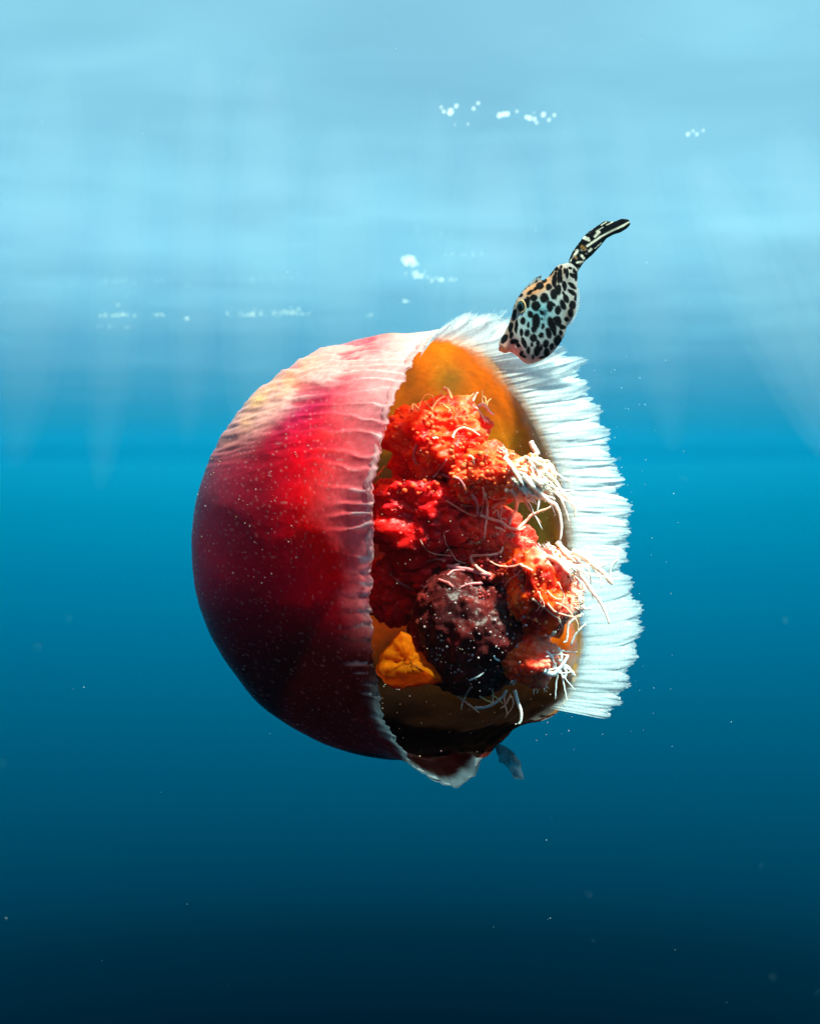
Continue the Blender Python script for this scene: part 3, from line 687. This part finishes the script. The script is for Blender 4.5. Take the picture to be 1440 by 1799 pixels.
SPOTS = [(745,490,10,16,10),(770,520,10,22,5),(815,500,16,10,20),(845,520,12,20,0),(700,545,12,20,10),(640,740,9,12,0),(690,790,10,14,0),(600,960,14,22,10),(560,1095,16,24,0),(690,1010,16,26,-10),(460,760,12,20,0),(700,740,10,12,0),(690,900,12,16,0),(585,1130,14,26,5),(668,1120,16,28,10),(660,540,26,14,-40),(610,600,24,16,-30),(540,665,22,12,-30),(350,1030,16,26,10),(405,1110,18,14,20),(450,1200,18,12,20),(330,900,10,24,10),(745,590,10,26,5),(762,700,12,20,-10),(740,1010,16,22,-10),(590,1205,22,10,-20),(700,650,10,16,0),(525,735,32,27,0),(610,735,33,38,0),(687,705,28,42,0),(545,800,38,38,0),(605,840,30,30,0),(655,800,28,42,0),(718,832,25,35,0),(757,790,22,40,-20),(500,865,20,27,0),(442,918,20,30,0),
 (483,945,12,25,0),(545,920,32,60,0),(530,980,24,30,0),(670,950,28,65,-20),(718,920,28,42,-15),(755,965,25,20,0),(475,1015,22,28,0),(430,1008,14,30,0),(645,1015,22,42,-15),(525,1052,28,32,0),(585,1030,22,22,0),
 (512,1105,12,20,0),(623,1098,24,32,0),(715,1070,30,40,20),(555,1150,25,45,10),(628,1170,22,40,0),(450,1090,18,45,-20),(485,1150,15,30,0),(430,1175,15,22,0),(375,1080,35,20,0),(345,970,18,42,10),
 (390,960,14,52,5),(295,1060,22,38,30),(372,870,16,45,10),(770,640,18,38,-10),(722,670,22,42,0),(690,600,20,50,5),(730,560,17,58,5),(645,650,24,27,0),(575,640,30,28,-20),(832,640,38,16,40),(830,692,40,18,35),
 (782,740,22,36,-25),(832,792,26,34,0),(818,852,22,34,0),(785,905,18,20,0),(838,560,32,16,35),(480,770,18,46,0),(700,505,24,16,0),(790,540,14,40,0),(860,560,14,40,0),(420,712,20,16,0),(520,1200,12,20,0),(500,690,30,14,-30),(860,740,14,22,0),(590,900,10,12,0)]
def fish_spot(x, y):
    s_ = 0
    xw = x + 5*noise.noise(Vector((x*.03, y*.03, 1))); yw = y + 5*noise.noise(Vector((x*.03, y*.03, 9)))
    for cx_, cy_, rx_, ry_, an in SPOTS:
        dx, dy = xw-cx_, yw-cy_
        if abs(dx) > 90 or abs(dy) > 90: continue
        a = math.radians(an); c, q = math.cos(a), math.sin(a); u, v_ = (dx*c+dy*q)/rx_/1.1, (-dx*q+dy*c)/ry_/1.1
        s_ = max(s_, sm(1.16, 0.84, math.hypot(u, v_)))
    return s_
def fish_body_c(x, y):
    c = (0.50, 0.47, 0.46)
    c = mixc(c, (0.26, 0.58, 0.68), min(1, 1.0*blob(x, y, 560, 860, 150, 170)))
    c = mixc(c, (0.70, 0.30, 0.14), min(1, 1.2*blob(x, y, 560, 640, 190, 75, -0.6)))
    c = mixc(c, (0.85, 0.42, 0.38), min(1, blob(x, y, 350, 1120, 110, 75, 0.6)))
    c = mixc(c, (1.0, 0.45, 0.2), min(1, blob(x, y, 290, 1140, 40, 30)))
    c = mixc(c, (0.55, 0.28, 0.16), 0.9*min(1, blob(x, y, 345, 950, 40, 120, 0.3)))
    c = tuple(v_*(1+0.22*noise.noise(Vector((x*.06, y*.06, 3)))) for v_ in c)
    c = mixc(c, (0.42, 0.20, 0.10), 0.6*min(1, blob(x, y, 720, 520, 60, 60) + blob(x, y, 820, 860, 40, 120, 0.3)))
    return (*mixc(c, (0.010, 0.009, 0.010), fish_spot(x, y)), 1)
def fish_tail_c(x, y):
    # coordinates along (t) and across (w) the tail
    dark = (0.010, 0.010, 0.012); lt = (0.95, 0.85, 0.70)
    k = 0
    def seg(x0, y0, x1, y1, w_):
        dx, dy = x1-x0, y1-y0; L2 = dx*dx+dy*dy; t = max(0, min(1, ((x-x0)*dx+(y-y0)*dy)/L2)); return sm(w_*1.3, w_*0.6, math.hypot(x-x0-dx*t, y-y0-dy*t))
    for s_ in ((950,325,1055,252,9),(1055,252,1140,208,7),(1140,208,1278,138,7),(925,262,962,278,11),(1010,250,1046,215,9),(1038,200,1022,212,6),(962,205,988,190,4),(1060,160,1100,134,4),(1100,160,1150,134,3),
               (1075,175,1030,205,3),(965,365,980,350,10),(925,250,960,262,5),(870,455,918,450,9),(905,400,925,425,10),(860,505,880,505,8),(812,470,822,430,5),(848,400,872,360,10),(1010,345,1060,300,3),(1190,190,1255,158,3)):
        k = max(k, seg(*s_))
    c = mixc(dark, lt, k)
    c = mixc(c, (0.55, 0.25, 0.07), 0.9*max(seg(908,330,930,350,14), seg(850,400,862,420,10))*(0.6+0.6*noise.noise(Vector((x*.08, y*.08, 3)))))
    c = mixc(c, (0.4, 0.34, 0.3), 0.7*sm(0.25, 0.5, noise.noise(Vector((x*.035+y*.02, y*.035-x*.02, 6))))*sm(1000, 900, x))
    ray = 0.5+0.5*math.sin((x*0.55+y*0.83)*0.28)
    c = tuple(v_*(0.75+0.5*ray) for v_ in c)
    return (*c, 1)
def loft(name, pairs, thick, colf, n_len, n_ring, m, dep0, depf=None, tmin=2.0):
    """a body lofted between a back edge and a belly edge"""
    vs, cs, fs = [], [], []
    n0 = len(pairs)-1
    def pt(k, side):
        i = min(n0-1, int(k)); t = k-i
        q = [pairs[max(0, i-1)][side], pairs[i][side], pairs[i+1][side], pairs[min(n0, i+2)][side]]
        return tuple(0.5*((2*q[1][a]) + (-q[0][a]+q[2][a])*t + (2*q[0][a]-5*q[1][a]+4*q[2][a]-q[3][a])*t*t + (-q[0][a]+3*q[1][a]-3*q[2][a]+q[3][a])*t**3) for a in (0, 1))
    for i in range(n_len+1):
        k = n0*i/n_len; l_, r_ = pt(k, 0), pt(k, 1); th = thick(i/n_len)
        mx_, my_ = (l_[0]+r_[0])/2, (l_[1]+r_[1])/2; hx, hy = (r_[0]-l_[0])/2, (r_[1]-l_[1])/2
        for j in range(n_ring):
            a = 2*math.pi*j/n_ring; x, y = mx_-hx*math.cos(a), my_-hy*math.cos(a)
            e = 1 + 0.0*a; x += 2.0*noise.noise(Vector((x*.05, y*.05, 2))); 
            X, Y = FZ(x, y); sgn = -math.sin(a); dd = dep0 + (depf(i/n_len) if depf else 0) + sgn*th*abs(math.sin(a))**0.1*1.0
            vs.append(W(X, Y, dd-80)); cs.append(colf(x, y))
    for i in range(n_len):
        for j in range(n_ring):
            k = (j+1) % n_ring; fs.append((i*n_ring+j, (i+1)*n_ring+j, (i+1)*n_ring+k, i*n_ring+k))
    fs.append(tuple(range(n_ring))); fs.append(tuple(n_len*n_ring+j for j in reversed(range(n_ring))))
    return part(name, vs, fs, m, fish, cs)
loft("body", BODY, lambda t: table([(0, 5), (0.1, 9), (0.3, 18), (0.55, 20), (0.8, 13), (1, 7)], t), fish_body_c, 230, 130, m_fish, 8, lambda t: -6*t*t)
tl_ = loft("tail_fin", TAIL, lambda t: table([(0, 7.2), (0.25, 4.5), (1, 1.2)], t), fish_tail_c, 150, 64, m_fish, 2, lambda t: -4*t)
tl_["label"] = "long black tail fin with cream streaks"
# eye: ring, ball, pupil
def ball(name, x, y, dep, rx, ry, rd, col, m, parent, hole=None, rot=0.0):
    v, f = ICO[3]; X, Y = FZ(x, y); c, s_ = math.cos(rot), math.sin(rot)
    vs = [W(X+(a*rx*c-b_*ry*s_)/4.5, Y+(a*rx*s_+b_*ry*c)/4.5, dep-80+c_*rd) for a, b_, c_ in v]
    return part(name, vs, f, m, parent, [(*col, 1)]*len(vs))
m_eye = flesh("fish_eye", transl=0.0, rough=0.06, gloss=0.9)
def torus(name, x, y, dep, rx, ry, w_, col, m, parent):
    vs, fs, n1, n2 = [], [], 48, 10; X, Y = FZ(x, y)
    for i in range(n1):
        a = 2*math.pi*i/n1
        for j in range(n2):
            b_ = 2*math.pi*j/n2; vs.append(W(X+(rx+w_*math.cos(b_))*math.cos(a)/4.5, Y+(ry+w_*math.cos(b_))*math.sin(a)/4.5, dep-80+w_*math.sin(b_)/4.5*1.2 + 3*math.cos(a)*-1))
    for i in range(n1):
        for j in range(n2): fs.append((i*n2+j, ((i+1) % n1)*n2+j, ((i+1) % n1)*n2+(j+1) % n2, i*n2+(j+1) % n2))
    return part(name, vs, fs, m, parent, [(*col, 1)]*len(vs))
eye = ball("eye", 427, 803, -5, 32, 46, 6, (0.015, 0.045, 0.055), m_eye, fish)
torus("eye_ring", 427, 803, -7, 33, 47, 6, (0.75, 0.50, 0.26), m_fish, eye)
ball("pupil", 424, 802, -9, 17, 26, 3.5, (0.003, 0.004, 0.006), m_eye, eye)
def fin(name, base, tips, dep0, dep1, cf, label=None, nray=9):
    """thin rayed fin between a base line and a tip line, with real thickness"""
    vs, cs, fs = [], [], []; nu, nw = 8, nray*4
    for side in (0, 1):
        for i in range(nu+1):
            u = i/nu
            for j in range(nw+1):
                t = j/nw; b_ = table_lin([(k/(len(base)-1), p) for k, p in enumerate(base)], t); q = table_lin([(k/(len(tips)-1), p) for k, p in enumerate(tips)], t)
                ray = 0.5+0.5*math.cos(t*nray*2*math.pi); x, y = lerp(b_[0], q[0], u*(0.93+0.07*ray)), lerp(b_[1], q[1], u*(0.93+0.07*ray)); X, Y = FZ(x, y)
                vs.append(W(X, Y, -80+lerp(dep0, dep1, u) + (0.25+0.45*ray*(1-u*.6))*(-1 if side == 0 else 1))); cs.append(cf(x, y, u, ray))
    B = (nu+1)*(nw+1)
    for side in (0, 1):
        for i in range(nu):
            for j in range(nw):
                a0 = side*B+i*(nw+1)+j; q = (a0, a0+1, a0+nw+2, a0+nw+1); fs.append(q if side else q[::-1])
    o = part(name, vs, fs, m_fin, fish, cs)
    if label: o["label"] = label
    return o
fin("dorsal_fin", [(425,705),(470,668),(530,628),(585,602)], [(452,660),(492,622),(540,576),(590,552)], 8, 6,
    lambda x, y, u, r_: (*mixc((0.75, 0.72, 0.68), (0.02, 0.02, 0.02), sm(0.1, 0.3, noise.noise(Vector((x*.05, y*.05, 4))))), 0.85), "low pale dorsal fin with dark marks")
fin("anal_fin", [(866,650),(868,720),(862,800),(832,880),(795,945)], [(884,660),(892,725),(886,810),(856,894),(812,960)], 8, 8, lambda x, y, u, r_: (0.75, 0.78, 0.8, 0.35+0.3*r_), nray=16)
fin("pectoral_fin", [(560,838),(578,850),(592,868)], [(590,795),(640,822),(640,880)], -11, -17, lambda x, y, u, r_: (0.35, 0.72, 0.82, 0.30+0.3*r_), nray=7)
ball("mouth", 268, 1138, 8, 20, 22, 5, (0.72, 0.38, 0.20), m_fish, fish)

# ================================================================ drifting specks, sun glints on the surface
def specks(name, items, m, label, cat=None):
    vs, cs, fs = [], [], []
    for (x, y, dep, rr, col) in items:
        b0 = len(vs)
        for a, b_, c_ in ((1, 0, 0), (-1, 0, 0), (0, 1, 0), (0, -1, 0), (0, 0, 1), (0, 0, -1)):
            vs.append(W(x+a*rr*rnd.uniform(.7, 1.2), y+b_*rr*rnd.uniform(.7, 1.2), dep+c_*rr)); cs.append((*col, 1))
        for f_ in ((0, 2, 4), (2, 1, 4), (1, 3, 4), (3, 0, 4), (2, 0, 5), (1, 2, 5), (3, 1, 5), (0, 3, 5)): fs.append(tuple(q+b0 for q in f_))
    o = mesh_obj(name, vs, fs, m); paint(o, cs); o["kind"] = "stuff"; o["label"] = label; o["category"] = cat or name.replace("_", " "); return o
m_speck = flesh("speck", transl=0.6, rough=0.4)
rnd = random.Random(11)
items = []
while len(items) < 1050:
    x, y = rnd.uniform(340, 1010), rnd.uniform(600, 1330); ro = math.hypot(x-CX, y-CY)
    dens = 0.25 + 0.75*max(0, nz3(x*.012, y*.012, 4, 1, 3)+.4)
    if rnd.random() > dens*(0.35 if y < 740 else 1): continue
    if x < 655 or (ro < R and y > 1200 and x < 720):
        if ro > R-6: continue
        d = -math.sqrt(R*R-ro*ro) - 4
    else:
        h = hit(x, y)
        if h is None: d = rnd.uniform(-160, 60)
        else: d = h[0]-rnd.uniform(2, 60)
    r_ = rnd.choice((0.45, 0.55, 0.6, 0.7, 0.8, 1.0, 1.4))*rnd.uniform(.65, 1.0)
    items.append((x, y, d, r_, (0.8, rnd.uniform(.5, .75), rnd.uniform(.45, .75))))
for _ in range(45):
    x, y = rnd.uniform(-20, 1460), rnd.uniform(-20, 1820); items.append((x, y, rnd.uniform(-350, 900), rnd.choice((0.35, 0.5, 0.6, 0.9)), (0.75, 0.9, 0.95)))
for _ in range(26):
    items.append((rnd.uniform(0, 1440), rnd.uniform(0, 1799), rnd.uniform(-1350, -800), rnd.uniform(0.5, 1.1), (0.8, 0.9, 0.95)))
for _ in range(60):
    x, y = rnd.gauss(1120, 40), rnd.uniform(620, 1300); items.append((x, y, rnd.uniform(0, 120), rnd.choice((0.4, 0.6, 0.9)), (0.9, 0.95, 1)))
specks("plankton", items, m_speck, "tiny pale plankton specks drifting round the jellyfish")

m_glint, n, out = mat("sun_glint")
t_ = N(n, "ShaderNodeBsdfTranslucent"); t_.inputs[0].default_value = (1, 0.98, 0.95, 1)
d_ = N(n, "ShaderNodeBsdfTransparent"); x_ = N(n, "ShaderNodeMixShader", i_0=0.35); L(n, t_.outputs[0], x_.inputs[1]); L(n, d_.outputs[0], x_.inputs[2]); L(n, x_.outputs[0], out.inputs[0])
G1 = [(180,212,7),(190,230,8),(218,232,17),(243,207,10),(335,195,8),(316,218,8),(425,246,13),(442,242,12),(458,240,12),(498,230,6),(538,254,9),(552,258,12),(572,262,10),(582,278,7),(610,243,12),(633,266,8),(656,246,8),
      (1218,326,9),(1240,313,6),(1256,326,7),(1282,310,6),(292,283,5),(237,286,3),(570,235,3)]
gl_items = [(700+x/2.4, 100+y/2.4, r_/2.4*0.8) for x, y, r_ in G1]
for (cx_, cy_, sx, sy, n_, r0, r1) in ((716, 460, 13, 6, 16, 2, 6), (735, 482, 16, 4, 14, 1.5, 4), (780, 491, 24, 2.5, 14, 1, 3.0), (840, 446, 50, 2, 10, .5, 1.4), (712, 530, 7, 2, 5, 1, 2.5), (200, 554, 30, 1.5, 16, 1, 2.6),
        (205, 573, 34, 2, 10, .6, 1.5), (280, 553, 14, 3, 6, .8, 2), (460, 551, 60, 5, 34, .7, 2.3), (520, 549, 30, 5, 14, .8, 2.4), (330, 560, 4, 3, 2, 2, 3), (640, 554, 14, 3, 4, 1, 2), (880, 548, 10, 2, 5, .8, 2), (207, 536, 4, 3, 2, 1.5, 2)):
    for _ in range(n_): gl_items.append((rnd.gauss(cx_, sx*0.6), rnd.gauss(cy_, sy*0.6), rnd.uniform(r0, r1)))
vs, fs = [], []
for gx, gy, r_ in gl_items:
    zz = H - 0.10; Y = zz*F_PX/(899.5-gy); X = (gx-720)/F_PX*Y; rr = r_/F_PX*Y; b0 = len(vs)
    for a, b_, c_ in v3: vs.append((X+a*rr, Y+b_*rr, zz+c_*rr))
    fs += [tuple(q+b0 for q in f_) for f_ in f3]
gl_o = mesh_obj("sun_glints", vs, fs, m_glint); gl_o["kind"] = "stuff"; gl_o["label"] = "bright sun glints sparkling on the underside of the water surface"; gl_o["category"] = "sun glints"

# ================================================================ soft shafts of sunlight, added as separate pale volumes in the water
def shaft(gx0, gy0, Y0, dx, dy, length, rad, dens):
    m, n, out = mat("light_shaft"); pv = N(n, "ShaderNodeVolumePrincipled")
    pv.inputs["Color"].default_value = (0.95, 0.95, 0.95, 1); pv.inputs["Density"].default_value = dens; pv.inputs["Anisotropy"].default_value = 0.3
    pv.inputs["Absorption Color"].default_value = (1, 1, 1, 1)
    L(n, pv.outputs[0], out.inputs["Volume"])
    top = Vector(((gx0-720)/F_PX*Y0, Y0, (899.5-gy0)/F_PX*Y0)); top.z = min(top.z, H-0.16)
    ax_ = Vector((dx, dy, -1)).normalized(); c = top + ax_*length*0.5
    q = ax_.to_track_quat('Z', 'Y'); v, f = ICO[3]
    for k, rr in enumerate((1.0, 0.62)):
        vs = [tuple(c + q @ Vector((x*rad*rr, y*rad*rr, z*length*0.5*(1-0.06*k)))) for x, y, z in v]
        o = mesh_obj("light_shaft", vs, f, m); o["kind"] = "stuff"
        o["label"] = "added pale volume shaped like a soft shaft of sunlight"
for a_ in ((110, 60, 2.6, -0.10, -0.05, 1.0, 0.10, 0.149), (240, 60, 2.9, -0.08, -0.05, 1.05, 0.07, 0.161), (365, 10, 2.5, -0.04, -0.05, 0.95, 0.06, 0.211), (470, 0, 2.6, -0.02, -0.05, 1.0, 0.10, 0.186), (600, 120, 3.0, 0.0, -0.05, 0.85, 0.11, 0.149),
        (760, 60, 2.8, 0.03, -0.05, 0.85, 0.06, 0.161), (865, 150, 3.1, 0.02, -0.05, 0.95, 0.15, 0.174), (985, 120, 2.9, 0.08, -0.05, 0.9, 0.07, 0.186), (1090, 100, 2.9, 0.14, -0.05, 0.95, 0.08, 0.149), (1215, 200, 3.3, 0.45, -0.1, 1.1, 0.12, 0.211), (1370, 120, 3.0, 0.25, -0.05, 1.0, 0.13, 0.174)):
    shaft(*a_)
